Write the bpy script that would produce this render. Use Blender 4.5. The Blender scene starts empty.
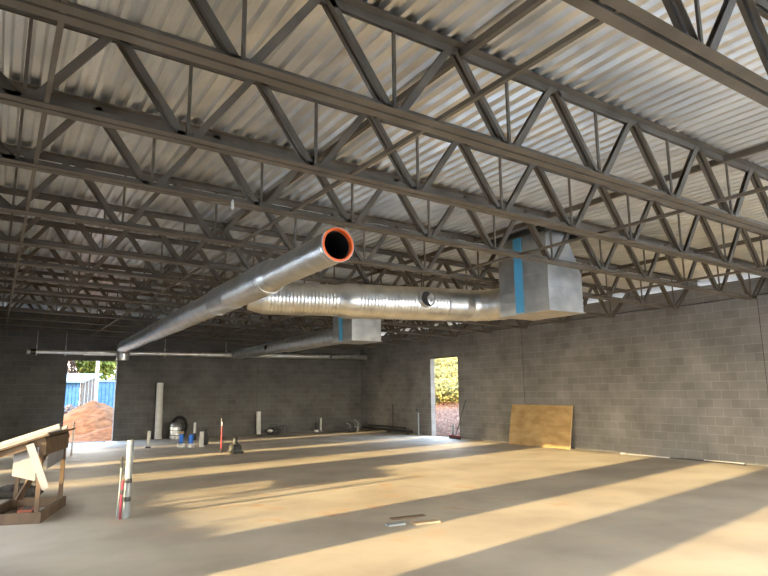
import bpy, math, random
from mathutils import Vector, Matrix, noise
random.seed(7)
SC = bpy.context.scene
C = SC.collection
PI = math.pi

# ------------------------------------------------------------------ camera, world, sun, exposure
cam = bpy.data.cameras.new('camera'); camo = bpy.data.objects.new('camera', cam); C.objects.link(camo)
camo.matrix_world = Matrix(((0.84291506, -0.08393808, -0.53145894, 0.0),
                            (-0.53796225, -0.14897416, -0.82970074, 0.0),
                            (-0.00953016, 0.98527209, -0.17072808, 1.65),
                            (0, 0, 0, 1)))
cam.sensor_width = 36.0; cam.lens = 36.0 * 601.5 / 768; cam.clip_start = 0.05; cam.clip_end = 500
SC.camera = camo
w = bpy.data.worlds.new('sky'); SC.world = w; w.use_nodes = True
nt = w.node_tree; bg = nt.nodes['Background']
tc = nt.nodes.new('ShaderNodeTexCoord'); sx = nt.nodes.new('ShaderNodeSeparateXYZ'); cr = nt.nodes.new('ShaderNodeValToRGB')
nt.links.new(tc.outputs['Generated'], sx.inputs[0]); nt.links.new(sx.outputs['Z'], cr.inputs[0]); nt.links.new(cr.outputs[0], bg.inputs[0])
cr.color_ramp.elements[0].position = 0.0; cr.color_ramp.elements[0].color = (1.0, .86, .64, 1)
cr.color_ramp.elements[1].position = 0.6; cr.color_ramp.elements[1].color = (.36, .60, 1.0, 1)
_e = cr.color_ramp.elements.new(.28); _e.color = (.90, .88, .80, 1)
bg.inputs[1].default_value = 7.8
TANEL = 0.182
sl = bpy.data.lights.new('sun', 'SUN'); slo = bpy.data.objects.new('sun', sl); C.objects.link(slo)
sdir = Vector((1, .175, -TANEL * 1.015)).normalized()
slo.rotation_euler = sdir.to_track_quat('-Z', 'Y').to_euler(); slo.location = (-20, 0, 12)
sl.energy = 8.2; sl.color = (1.0, .74, .36); sl.angle = math.radians(0.9)
SC.view_settings.view_transform = 'Standard'; SC.view_settings.look = 'None'
SC.view_settings.gamma = 1; SC.view_settings.use_curve_mapping = False
SC.view_settings.exposure = 1.66

# ------------------------------------------------------------------ materials
def newmat(name, col=(.5, .5, .5), rough=.6, metal=0.0):
    m = bpy.data.materials.new(name); m.use_nodes = True
    b = m.node_tree.nodes['Principled BSDF']
    b.inputs['Base Color'].default_value = (*col, 1); b.inputs['Roughness'].default_value = rough; b.inputs['Metallic'].default_value = metal
    return m
def noisemat(name, c1, c2, scale=4.0, rough=.6, metal=0.0, bump=0.0, detail=4, stretch=(1, 1, 1), lo=.35, hi=.65, r2=None):
    m = newmat(name, c1, rough, metal); t = m.node_tree; N = t.nodes; L = t.links; b = N['Principled BSDF']
    g = N.new('ShaderNodeTexCoord'); mp = N.new('ShaderNodeMapping'); mp.inputs['Scale'].default_value = stretch
    L.new(g.outputs['Object'], mp.inputs[0])
    n = N.new('ShaderNodeTexNoise'); n.inputs['Scale'].default_value = scale; n.inputs['Detail'].default_value = detail
    L.new(mp.outputs[0], n.inputs['Vector'])
    r = N.new('ShaderNodeValToRGB'); r.color_ramp.elements[0].position = lo; r.color_ramp.elements[1].position = hi
    r.color_ramp.elements[0].color = (*c1, 1); r.color_ramp.elements[1].color = (*c2, 1)
    L.new(n.outputs[0], r.inputs[0]); L.new(r.outputs[0], b.inputs['Base Color'])
    if r2 is not None:
        mr = N.new('ShaderNodeMapRange'); mr.inputs[3].default_value = rough; mr.inputs[4].default_value = r2
        L.new(n.outputs[0], mr.inputs[0]); L.new(mr.outputs[0], b.inputs['Roughness'])
    if bump:
        bp = N.new('ShaderNodeBump'); bp.inputs['Strength'].default_value = bump; bp.inputs['Distance'].default_value = .01
        L.new(n.outputs[0], bp.inputs['Height']); L.new(bp.outputs[0], b.inputs['Normal'])
    return m
def cmumat(name, axis, k=1.0):
    m = newmat(name, (.3, .3, .3), .95); t = m.node_tree; N = t.nodes; L = t.links; b = N['Principled BSDF']
    g = N.new('ShaderNodeNewGeometry'); s = N.new('ShaderNodeSeparateXYZ'); c = N.new('ShaderNodeCombineXYZ')
    L.new(g.outputs['Position'], s.inputs[0]); L.new(s.outputs['X' if axis == 'X' else 'Y'], c.inputs[0]); L.new(s.outputs['Z'], c.inputs[1])
    br = N.new('ShaderNodeTexBrick'); L.new(c.outputs[0], br.inputs['Vector'])
    br.inputs['Scale'].default_value = 1.0; br.inputs['Brick Width'].default_value = .406; br.inputs['Row Height'].default_value = .203
    br.inputs['Mortar Size'].default_value = .006; br.inputs['Mortar Smooth'].default_value = .3; br.inputs['Bias'].default_value = -.15
    br.inputs['Color1'].default_value = (.170, .165, .158, 1); br.inputs['Color2'].default_value = (.205, .20, .193, 1)
    br.inputs['Mortar'].default_value = (.255, .25, .24, 1)
    n = N.new('ShaderNodeTexNoise'); n.inputs['Scale'].default_value = 1.3; n.inputs['Detail'].default_value = 5; L.new(g.outputs['Position'], n.inputs['Vector'])
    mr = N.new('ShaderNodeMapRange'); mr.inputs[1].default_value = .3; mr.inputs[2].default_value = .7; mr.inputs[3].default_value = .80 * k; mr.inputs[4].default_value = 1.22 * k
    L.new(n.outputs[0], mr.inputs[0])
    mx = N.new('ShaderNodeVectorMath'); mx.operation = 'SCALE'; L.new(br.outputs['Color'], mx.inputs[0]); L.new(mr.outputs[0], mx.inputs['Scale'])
    L.new(mx.outputs[0], b.inputs['Base Color'])
    bp = N.new('ShaderNodeBump'); bp.inputs['Strength'].default_value = .5; bp.inputs['Distance'].default_value = .008; bp.invert = True
    L.new(br.outputs['Fac'], bp.inputs['Height']); L.new(bp.outputs[0], b.inputs['Normal'])
    return m
def floormat():
    m = newmat('concrete_slab', (.45, .4, .33), .68); t = m.node_tree; N = t.nodes; L = t.links; b = N['Principled BSDF']
    g = N.new('ShaderNodeNewGeometry')
    def nz(sc, det, lo, hi, c1, c2):
        n = N.new('ShaderNodeTexNoise'); n.inputs['Scale'].default_value = sc; n.inputs['Detail'].default_value = det; L.new(g.outputs['Position'], n.inputs['Vector'])
        r = N.new('ShaderNodeValToRGB'); r.color_ramp.elements[0].position = lo; r.color_ramp.elements[1].position = hi
        r.color_ramp.elements[0].color = c1; r.color_ramp.elements[1].color = c2; L.new(n.outputs[0], r.inputs[0]); return r
    a = nz(.8, 9, .36, .64, (.33, .283, .223, 1), (.445, .40, .325, 1))
    st = nz(1.6, 10, .56, .72, (0, 0, 0, 1), (1, 1, 1, 1))
    # dusty clay patch around the middle of the slab
    d = N.new('ShaderNodeVectorMath'); d.operation = 'DISTANCE'; d.inputs[1].default_value = (5.2, 9.2, 0); L.new(g.outputs['Position'], d.inputs[0])
    mr = N.new('ShaderNodeMapRange'); mr.inputs[1].default_value = .8; mr.inputs[2].default_value = 4.5; mr.inputs[3].default_value = 1.0; mr.inputs[4].default_value = .25
    L.new(d.outputs['Value'], mr.inputs[0])
    mu = N.new('ShaderNodeMath'); mu.operation = 'MULTIPLY'; L.new(st.outputs[0], mu.inputs[0]); L.new(mr.outputs[0], mu.inputs[1])
    mx = N.new('ShaderNodeMix'); mx.data_type = 'RGBA'; L.new(mu.outputs[0], mx.inputs[0]); L.new(a.outputs[0], mx.inputs[6]); mx.inputs[7].default_value = (.40, .24, .13, 1)
    L.new(mx.outputs[2], b.inputs['Base Color'])
    n = N.new('ShaderNodeTexNoise'); n.inputs['Scale'].default_value = 9; n.inputs['Detail'].default_value = 6; L.new(g.outputs['Position'], n.inputs['Vector'])
    bp = N.new('ShaderNodeBump'); bp.inputs['Strength'].default_value = .25; bp.inputs['Distance'].default_value = .01
    L.new(n.outputs[0], bp.inputs['Height']); L.new(bp.outputs[0], b.inputs['Normal'])
    return m
M = {}
M['floor'] = floormat()
M['cmuX_shaded'] = cmumat('concrete_block_x_shaded', 'X', .62); M['cmuY'] = cmumat('concrete_block_y', 'Y')  # same block; the back wall's shade is put into the darker X copy
M['deck'] = noisemat('galvanized_deck', (.74, .76, .78), (.92, .93, .93), 2.2, .34, 1.0, .0, 3, (1, .6, 1), r2=.44)
M['joist'] = noisemat('grey_primer_steel', (.090, .073, .054), (.140, .114, .085), 3.0, .55, .15, .0, 3)
M['galv'] = noisemat('galvanized_duct', (0.577, 0.586, 0.586), (0.744, 0.744, 0.725), 5.0, .26, 1.0, .0, 4, r2=.40)
M['galv_flat'] = noisemat('galvanized_sheet', (.48, .49, .49), (.66, .66, .64), 3.5, .30, .95, .0, 4, r2=.45)
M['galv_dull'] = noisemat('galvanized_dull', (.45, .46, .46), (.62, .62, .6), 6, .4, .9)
M['orange'] = newmat('orange_sealant', (.95, .16, .03), .55)
M['black'] = newmat('black_plastic', (.015, .015, .017), .5)
M['tape'] = newmat('black_tape', (.03, .03, .035), .4)
M['curb'] = newmat('dark_curb_steel', (.02, .02, .02), .7)
M['bluestrip'] = newmat('blue_strip', (.10, .42, .72), .35, .1)
M['pvc'] = noisemat('white_pvc', (0.528, 0.528, 0.504), (0.624, 0.624, 0.600), 6, .4)
M['pvcgrey'] = noisemat('grey_pvc', (.17, .20, .22), (.24, .27, .29), 6, .4)
M['blue'] = newmat('blue_tape', (.01, .14, .62), .45)
M['red'] = newmat('red_paint', (.26, .012, .025), .45)
M['polepaint'] = newmat('weathered_white_paint', (0.2520, 0.2520, 0.2520), .6)
M['redpex'] = newmat('red_pex', (.22, .02, .05), .4)
M['wood'] = noisemat('weathered_lumber', (0.072, 0.045, 0.027), (0.132, 0.087, 0.054), 5, .8, 0, .2, 5, (1, 1, .2))
M['wood2'] = noisemat('new_lumber', (.38, .27, .16), (.50, .37, .23), 6, .75, 0, .1, 5, (.3, 1, 1))
M['ply'] = noisemat('plywood_sheet', (.30, .19, .075), (.44, .30, .14), 2.2, .7, 0, .1, 8, (1, 1.0, 2.6))
M['osb'] = noisemat('panel_wood', (0.078, 0.048, 0.027), (0.132, 0.084, 0.048), 12, .8)
M['paper'] = noisemat('paper', (0.2108, 0.2139, 0.2294), (0.2480, 0.2480, 0.2604), 3, .8)
M['brick'] = noisemat('red_block', (.20, .05, .03), (.30, .09, .05), 12, .85)
M['dark'] = noisemat('dark_fabric', (.02, .02, .022), (.07, .065, .06), 14, .8, 0, .4)
M['bagmat'] = noisemat('grey_bag', (0.0150, 0.0170, 0.0170), (0.0400, 0.0440, 0.0420), 9, .55, 0, .4)
M['foil'] = noisemat('foil_wrap', (.45, .47, .46), (.8, .8, .78), 9, .3, .9, .3)
M['dirt'] = noisemat('clay_dirt', (.055, .020, .007), (.100, .040, .015), 3.5, .95, 0, 1.0, 10)
M['ground'] = noisemat('ground_soil', (0.075, 0.055, 0.040), (0.120, 0.090, 0.065), 1.2, .95, 0, .5, 8)
M['bounce_paving'] = noisemat('pale_bounce_paving', (.55, .50, .43), (.66, .61, .53), 2.5, .9)
M['leaf_red'] = noisemat('fallen_leaves', (0.0600, 0.0200, 0.0100), (0.1375, 0.0750, 0.0450), 9, .8)
M['leaf_yel'] = noisemat('yellow_leaves', (0.1144, 0.0872, 0.0168), (0.1744, 0.1408, 0.0472), 6, .7)
M['leaf_grn'] = noisemat('green_leaves', (0.030, 0.050, 0.010), (0.130, 0.130, 0.025), 1.6, .7)
M['leaf_brn'] = noisemat('brown_twigs', (0.050, 0.035, 0.025), (0.120, 0.085, 0.065), 5, .85)
M['bark'] = noisemat('tree_bark', (0.080, 0.065, 0.050), (0.140, 0.115, 0.095), 5, .9)
M['shedblue'] = noisemat('blue_metal_siding', (0.030, 0.070, 0.135), (0.045, 0.100, 0.180), 3, .5, 0, .0)
M['shedroof'] = newmat('pale_blue_roof', (0.100, 0.145, 0.210), .45)
M['shedwood'] = noisemat('grey_board_wall', (0.0525, 0.0413, 0.0338), (0.0825, 0.0675, 0.0562), 4, .85)
M['handle_red'] = newmat('broom_bristle_red', (.22, .03, .03), .8)

for _k in ('dirt', 'ground', 'leaf_red', 'leaf_yel', 'leaf_grn', 'leaf_brn', 'bark', 'shedblue', 'shedroof', 'shedwood', 'polepaint', 'paper', 'cmuX_shaded', 'cmuY'):
    M[_k].node_tree.nodes['Principled BSDF'].inputs['Specular IOR Level'].default_value = .05

# ------------------------------------------------------------------ mesh helpers
class MB:
    def __init__(s): s.v = []; s.f = []
    def quad_prism(s, lo, hi):
        x0, y0, z0 = lo; x1, y1, z1 = hi; n = len(s.v)
        s.v += [(x0, y0, z0), (x1, y0, z0), (x1, y1, z0), (x0, y1, z0), (x0, y0, z1), (x1, y0, z1), (x1, y1, z1), (x0, y1, z1)]
        s.f += [tuple(n + i for i in q) for q in ((0, 3, 2, 1), (4, 5, 6, 7), (0, 1, 5, 4), (1, 2, 6, 5), (2, 3, 7, 6), (3, 0, 4, 7))]
        return s
    def hexa(s, P):  # 8 points, bottom four then top four
        n = len(s.v); s.v += [tuple(p) for p in P]
        s.f += [tuple(n + i for i in q) for q in ((0, 3, 2, 1), (4, 5, 6, 7), (0, 1, 5, 4), (1, 2, 6, 5), (2, 3, 7, 6), (3, 0, 4, 7))]
        return s
    def extrude(s, prof, p0, p1, a, b):  # prof in (a,b) axes
        p0 = Vector(p0); p1 = Vector(p1); a = Vector(a); b = Vector(b); n = len(s.v); k = len(prof)
        for p in (p0, p1):
            for (u, v) in prof: s.v.append(tuple(p + a * u + b * v))
        s.f.append(tuple(n + i for i in range(k))[::-1]); s.f.append(tuple(n + k + i for i in range(k)))
        for i in range(k): s.f.append((n + i, n + (i + 1) % k, n + k + (i + 1) % k, n + k + i))
        return s
    def beam(s, p0, p1, w, t, side=(0, 1, 0)):  # rectangular bar, w along side, t along the third axis
        p0 = Vector(p0); p1 = Vector(p1); d = (p1 - p0).normalized(); a = Vector(side); a = (a - d * a.dot(d)).normalized(); b = d.cross(a)
        return s.extrude([(-w/2, -t/2), (w/2, -t/2), (w/2, t/2), (-w/2, t/2)], p0, p1, a, b)
    def rings(s, pts, seg=20, cap=(True, True), up=None):  # pts: list of (center, radius, axis)
        n0 = len(s.v)
        for (c, r, ax) in pts:
            c = Vector(c); ax = Vector(ax).normalized()
            ref = Vector((0, 0, 1)) if abs(ax.z) < .9 else Vector((1, 0, 0))
            a = ax.cross(ref).normalized(); b = ax.cross(a)
            for i in range(seg):
                t = 2 * PI * i / seg; s.v.append(tuple(c + (a * math.cos(t) + b * math.sin(t)) * r))
        for j in range(len(pts) - 1):
            for i in range(seg):
                i2 = (i + 1) % seg; s.f.append((n0 + j*seg + i, n0 + j*seg + i2, n0 + (j+1)*seg + i2, n0 + (j+1)*seg + i))
        if cap[0]: s.f.append(tuple(n0 + i for i in range(seg)))
        if cap[1]: s.f.append(tuple(n0 + (len(pts)-1)*seg + i for i in range(seg))[::-1])
        return s
    def tube(s, path, r, seg=10, cap=(True, True)):
        path = [Vector(p) for p in path]; rr = r if isinstance(r, (list, tuple)) else [r] * len(path); out = []
        for i, p in enumerate(path):
            d = (path[min(i+1, len(path)-1)] - path[max(i-1, 0)]); out.append((p, rr[i], d))
        return s.rings(out, seg, cap)
    def lathe(s, prof, base=(0, 0, 0), ax=(0, 0, 1), seg=16):  # prof: (radius, distance along the axis)
        ax = Vector(ax).normalized(); base = Vector(base)
        return s.rings([(base + ax * h, max(r, .0005), ax) for r, h in prof], seg)
    def build(s, name, mat, parent=None, smooth=False, kind=None, **kw):
        me = bpy.data.meshes.new(name); me.from_pydata(s.v, [], s.f); me.update()
        if smooth:
            for p in me.polygons: p.use_smooth = True
        mats = mat if isinstance(mat, (list, tuple)) else [mat]
        for m in mats: me.materials.append(m)
        o = bpy.data.objects.new(name, me); C.objects.link(o)
        if parent: o.parent = parent
        if smooth:
            try:
                me.set_sharp_from_angle(angle=math.radians(40))
            except Exception: pass
        if kind: o['kind'] = kind
        return o
def tag(o, label, cat, group=None, kind=None):
    o['label'] = label; o['category'] = cat
    if group: o['group'] = group
    if kind: o['kind'] = kind
    return o
def thing(name, label, cat, loc=(0, 0, 0), rz=0, group=None):
    o = bpy.data.objects.new(name, None); C.objects.link(o); o.location = loc; o.rotation_euler = (0, 0, rz); o.empty_display_size = .1
    return tag(o, label, cat, group)
def dup(root, loc, label, group=None):
    r = root.copy(); C.objects.link(r); r.location = loc; r['label'] = label
    if group: r['group'] = group
    for ch in list(root.children):
        c = ch.copy(); C.objects.link(c); c.parent = r
        for g in ch.children:
            d = g.copy(); C.objects.link(d); d.parent = c
    return r

# ------------------------------------------------------------------ the building shell
XR, YB, XL, YF = 14.18, 24.2, -0.9, -1.9
SL = 0.0225
def zb(x): return 3.80 - SL * x          # underside of the joists
def zd(x): return zb(x) + .785           # underside of the roof deck
MB().quad_prism((XL - .25, YF - .25, -.2), (XR + .2, YB + .2, 0)).build('floor', M['floor'], kind='structure')
def wall(name, axis, inner, outer, u0, u1, topz, holes, mat):
    us = sorted({u0, u1, *[h[0] for h in holes], *[h[1] for h in holes]})
    mb = MB()
    for a, b in zip(us, us[1:]):
        hs = sorted([(h[2], h[3]) for h in holes if h[0] <= a and h[1] >= b]); z = -.2; segs = []
        for (c, d) in hs:
            if c > z: segs.append((z, c, False))
            z = d
        segs.append((z, None, True))
        for (c, d, top) in segs:
            ta, tb = (topz(a), topz(b)) if top else (d, d)
            lo, hi = min(inner, outer), max(inner, outer)
            if axis == 'X': P = [(a, lo, c), (b, lo, c), (b, hi, c), (a, hi, c), (a, lo, ta), (b, lo, tb), (b, hi, tb), (a, hi, ta)]
            else: P = [(lo, a, c), (hi, a, c), (hi, b, c), (lo, b, c), (lo, a, ta), (hi, a, ta), (hi, b, tb), (lo, b, tb)]
            mb.hexa(P)
    return mb.build(name, mat, kind='structure')
wall('wall_back', 'X', YB, YB + .2, XL - .25, XR + .2, lambda u: zd(u) - .045, [(2.12, 3.75, 0, 2.88)], M['cmuX_shaded'])
wall('wall_right', 'Y', XR, XR + .2, YF - .25, YB, lambda u: 4.10, [(17.2, 18.86, 0, 2.92)], M['cmuY'])
wall('wall_front', 'X', YF - .2, YF, XL, XR, lambda u: zd(u) - .002, [(4.0, 13.9, 0.0, 3.1)], M['cmuX_shaded'])
HD = 2.77
wall('wall_left', 'Y', XL - .2, XL, YF - .25, YB, lambda u: zd(XL) - .004,
     [(0.9, 2.80, 0, HD), (4.15, 5.42, .0, HD), (6.80, 10.4, .0, HD), (12.1, 13.3, 0, HD), (15.6, 16.3, 0.0, HD), (19.5, 19.95, 0, HD)], M['cmuY'])
# control joints in the block walls
def trim(i, lo, hi, mat): MB().quad_prism(lo, hi).build('trim_%d' % i, mat, kind='structure')
trim(1, (XR - .002, 6.69, 0), (XR + .01, 6.705, 3.72), M['tape'])
trim(2, (XR - .002, 13.93, 0), (XR + .01, 13.945, 3.9), M['tape'])
trim(3, (9.17, YB - .002, 0), (9.185, YB + .01, 3.9), M['tape'])
trim(4, (XR - .003, 17.15, 2.92), (XR + .19, 18.9, 2.945), M['tape'])

# unseen canopy added over the left openings to cut skylight on the slab
MB().quad_prism((XL - 4.5, YF, 3.66), (XL - .21, YB, 3.74)).build('trim_5', M['tape'], kind='structure')
# corrugated roof deck
def deck():
    mb = MB(); x = -1.7; p = .1524; prof = []
    while x < 15.75:
        for dx, dz in ((0, 0), (.044, 0), (.067, .044), (.1294, .044)): prof.append((x + dx, dz))
        x += p
    prof.append((x, 0)); y0, y1 = YF - 1.0, YB + .22
    n = len(prof)
    for lift in (0, .003):
        for y in (y0, y1):
            for (a, dz) in prof: mb.v.append((a, y, zd(a) + dz + lift))
    for i in range(n - 1):
        mb.f.append((i, i + 1, n + i + 1, n + i)); mb.f.append((2*n + i, 3*n + i, 3*n + i + 1, 2*n + i + 1))
    return mb.build('ceiling', M['deck'], kind='structure')
deck()

# ------------------------------------------------------------------ open-web steel joists
PITCH = 13.3 / 11
def joist_proto():
    t = thing('roof_joist', '', 'roof joist', (0, 0, 0), 0, 'open-web steel joists carrying the roof deck')
    th = .006; gap = .014; W = .082; H = .075
    def z(x, dz): return zb(x) + dz
    def chord(x0, x1, dz, up):
        mb = MB()
        for s in (-1, 1):
            prof = [(s*gap, 0), (s*(gap + W), 0), (s*(gap + W), th*up), (s*(gap + th), th*up), (s*(gap + th), H*up), (s*gap, H*up)]
            mb.extrude(prof, (x0, 0, z(x0, dz)), (x1, 0, z(x1, dz)), (0, 1, 0), (0, 0, 1))
        k = x0 + .3
        while k < x1:       # filler plates in the slot between the angles
            mb.quad_prism((k, -gap, z(k, dz + (.02 if up > 0 else -.06))), (k + .05, gap, z(k, dz + (.06 if up > 0 else -.02)))); k += 1.25
        return mb
    chord(-.17, 13.40, 0, 1).build('bottom_chord', M['joist'], t)
    chord(-.89, 14.34, .783, -1).build('top_chord', M['joist'], t)
    def ang(p0, p1, s, w):
        p0 = Vector(p0); p1 = Vector(p1); d = (p1 - p0).normalized(); a = Vector((0, 1, 0)); b = d.cross(a)
        prof = [(s*.014, -w/2), (s*.05, -w/2), (s*.05, -w/2 + .006), (s*.020, -w/2 + .006), (s*.020, w/2), (s*.014, w/2)]
        return prof, p0, p1, a, b
    def dbl(x0, z0, x1, z1):
        mb = MB()
        for s in (-1, 1): mb.extrude(*ang((x0, 0, z(x0, z0)), (x1, 0, z(x1, z1)), s, .078))
        return mb
    def sng(x0, z0, x1, z1, w=.062):
        mb = MB(); p0 = Vector((x0, 0, z(x0, z0))); p1 = Vector((x1, 0, z(x1, z1))); d = (p1 - p0).normalized(); a = Vector((0, 1, 0)); b = d.cross(a)
        prof = [(-.024, -w/2), (.024, -w/2), (.024, w/2), (.018, w/2), (.018, -w/2 + .006), (-.018, -w/2 + .006), (-.018, w/2), (-.024, w/2)]
        return mb.extrude(prof, p0, p1, a, b)
    for k in range(12):
        xb = k * PITCH
        MB().beam((xb, 0, z(xb, .06)), (xb, 0, z(xb, .72)), .02, .026).build('web_vertical', M['joist'], t)
        if k < 11:
            xt = xb + PITCH / 2
            sng(xb + .05, .03, xt - .05, .75).build('web_diagonal', M['joist'], t)
            dbl(xt + .03, .75, xb + PITCH - .05, .03).build('web_diagonal', M['joist'], t)
    dbl(0 - .04, .03, -.86, .74).build('end_web', M['joist'], t); dbl(13.3 + .04, .03, 14.10, .74).build('end_web', M['joist'], t)
    for (a, b) in ((14.1, 14.34),):
        s = MB(); zz = 4.10
        for q in (-1, 1): s.extrude([(q*.02, 0), (q*.08, 0), (q*.08, .008), (q*.028, .008), (q*.028, z(b, .72) - 4.10), (q*.02, z(b, .72) - 4.10)], (a, 0, zz + .001), (b, 0, zz + .001), (0, 1, 0), (0, 0, 1))
        s.build('bearing_seat', M['joist'], t)
    return t
J0 = joist_proto()
JY = [1.87, 3.60, 4.97, 6.39, 8.13, 9.88, 11.45, 12.98, 14.55, 16.25, 18.0, 19.85, 21.65, 23.55]
ords = ['grey steel roof joist nearest the camera, its chord crossing the upper right corner', 'grey steel roof joist second from the camera, chord starting at the top left corner',
        'grey steel roof joist third from the camera, chord passing under the top left one', 'grey steel roof joist fourth from the camera, chord just above the open duct end',
        'grey steel roof joist fifth from the camera, ending behind the large metal box', 'grey steel roof joist sixth from the camera, just beyond the large metal box', 'grey steel roof joist seventh from the camera, above the long spiral duct',
        'grey steel roof joist eighth from the camera, just before the far metal box', 'grey steel roof joist ninth from the camera, just behind the far metal box', 'dim steel roof joist, fifth from the back wall',
        'dim steel roof joist, fourth from the back wall', 'dark steel roof joist, third from the back wall', 'dark steel roof joist, second from the back wall', 'dark steel roof joist, last one close against the back wall']
for i, y in enumerate(JY):
    lab = ords[i]
    if i == 0: J0.location = (0, y, 0); J0['label'] = lab
    else: dup(J0, (0, y, 0), lab)
# bridging angles run across the joists
def bridging(x, dz, y0, y1, label):
    mb = MB(); z = zb(x) + dz
    mb.extrude([(0, 0), (.036, 0), (.036, .004), (.004, .004), (.004, .036), (0, .036)], (x, y0, z), (x, y1, z), (1, 0, 0), (0, 0, 1))
    tag(mb.build('bridging_angle', M['joist']), label, 'steel bracing', 'bridging angles tying the joists together')
bridging(.13, .008, 1.8, 24.1, 'steel bridging angle along the lower chords at the far left edge')
bridging(2.76, .008, 1.8, 24.1, 'steel bridging angle along the lower chords, passing over the open duct end')
bridging(6.5, .008, 1.8, 24.1, 'steel bridging angle along the lower chords, passing in front of the large metal box')
bridging(10.4, .008, 1.8, 24.1, 'steel bridging angle along the lower chords, nearest to the right wall')
for x, s in ((3.08, 'upper left of centre, above the open duct end'), (7.16, 'left of the large metal box'), (11.25, 'between the large metal box and the right wall')):
    mb = MB(); z = zb(x) + .70
    mb.extrude([(0, 0), (.05, 0), (.05, .005), (.005, .005), (.005, .07), (0, .07)], (x, 1.8, z), (x, 24.1, z), (1, 0, 0), (0, 0, 1))
    tag(mb.build('bridging_angle', M['joist']), 'upper steel bridging angle, ' + s, 'steel bracing', 'upper bridging angles')

# ------------------------------------------------------------------ spiral ducts
def spiral(mb, p0, p1, r0, r1=None, step=.07, ridge=.0028, seg=36, wall_=.006, cap0=False, cap1=False):
    r1 = r0 if r1 is None else r1; p0 = Vector(p0); p1 = Vector(p1); L = (p1 - p0).length; ax = (p1 - p0) / L
    n = max(1, int(L / step)); pts = []
    for i in range(n):
        a = i / n; b = (i + .80) / n; c = (i + .9) / n
        for q, e in ((a, 0), (b, 0), (c, ridge)): pts.append((p0 + (p1 - p0) * q, r0 + (r1 - r0) * q + e, ax))
    pts.append((p1, r1, ax))
    inner = [(p1, r1 - wall_, ax), (p0, r0 - wall_, ax)]
    mb.rings(pts + inner + [(p0, r0, ax)], seg, (False, False))
    if cap0: mb.rings([(p0 + ax * .01, r0, ax), (p0 + ax * .02, r0, ax)], seg)
    if cap1: mb.rings([(p1 - ax * .02, r1, ax), (p1 - ax * .01, r1, ax)], seg)
    return mb
def ring_band(mb, c, ax, r, wdt, t=.004, seg=36):
    c = Vector(c); ax = Vector(ax).normalized()
    return mb.rings([(c - ax*wdt/2, r, ax), (c - ax*wdt/2, r + t, ax), (c + ax*wdt/2, r + t, ax), (c + ax*wdt/2, r, ax)], seg, (False, False))

# duct A: long run towards the back wall
A0 = Vector((3.06, 5.72, 3.26)); A1 = Vector((3.68, 22.75, 3.30))
def Ap(y): return A0 + (A1 - A0) * ((y - A0.y) / (A1.y - A0.y))
axA = (A1 - A0).normalized()
dA = thing('spiral_duct', 'long round silver spiral duct with an open orange-rimmed end, running to the back wall', 'duct', (0, 0, 0))
openA = spiral(MB(), Ap(5.72), Ap(7.75), .190).build('duct_section', M['galv'], dA, True)
spiral(MB(), Ap(7.85), Ap(9.6), .235).build('duct_section', M['galv'], dA, True)
MB().rings([(Ap(9.6), .238, axA), (Ap(10.1), .245, axA), (Ap(10.55), .238, axA)], 36, (False, False)).build('tee_fitting', M['galv'], dA, True)
spiral(MB(), Ap(10.55), Ap(17.0), .222).build('duct_section', M['galv'], dA, True)
spiral(MB(), Ap(17.0), Ap(22.5), .205).build('duct_section', M['galv'], dA, True)
MB().rings([(Ap(17.0) - axA*.12, .226, axA), (Ap(17.0) + axA*.08, .208, axA)], 36, (False, False)).build('reducer', M['galv'], dA, True)
MB().rings([(Ap(7.70), .192, axA), (Ap(7.72), .202, axA), (Ap(7.90), .238, axA)], 36, (False, False)).build('reducer', M['galv'], dA, True)
for y, r in ((7.95, .236), (9.6, .240), (10.55, .240), (13.8, .225), (20.0, .208)): ring_band(MB(), Ap(y), axA, r, .07).build('coupling_collar', M['galv'], dA, True)
MB().rings([(Ap(5.705), .192, axA), (Ap(5.700), .168, axA), (Ap(5.76), .166, axA), (Ap(5.80), .184, axA)], 36, (False, False)).build('sealant_rim', M['orange'], openA, True)
MB().rings([(Ap(7.6), .170, axA), (Ap(5.77), .165, axA), (Ap(5.77), .160, axA), (Ap(7.6), .160, axA)], 30, (True, False)).build('dark_bore_sleeve', M['black'], openA, True)  # black sleeve painted in for the shade deep inside the open duct
ring_band(MB(), Ap(5.72), axA, .190, .03, .009).build('end_bead', M['galv_dull'], openA, True)
# elbow turning down at the far end
el = [(Ap(22.45), axA)]
for k in range(1, 6):
    a = k / 5 * PI / 2
    el.append((Ap(22.45) + Vector((axA.x * math.sin(a) * .26, math.sin(a) * .26, -(1 - math.cos(a)) * .26)), Vector((0, math.cos(a), -math.sin(a)))))
mb = MB(); mb.rings([(p, .215, a) for p, a in el] + [(el[-1][0] + Vector((0, 0, -.20)), .215, (0, 0, -1))], 28, (False, True)); mb.build('elbow', M['galv'], dA, True)
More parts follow.
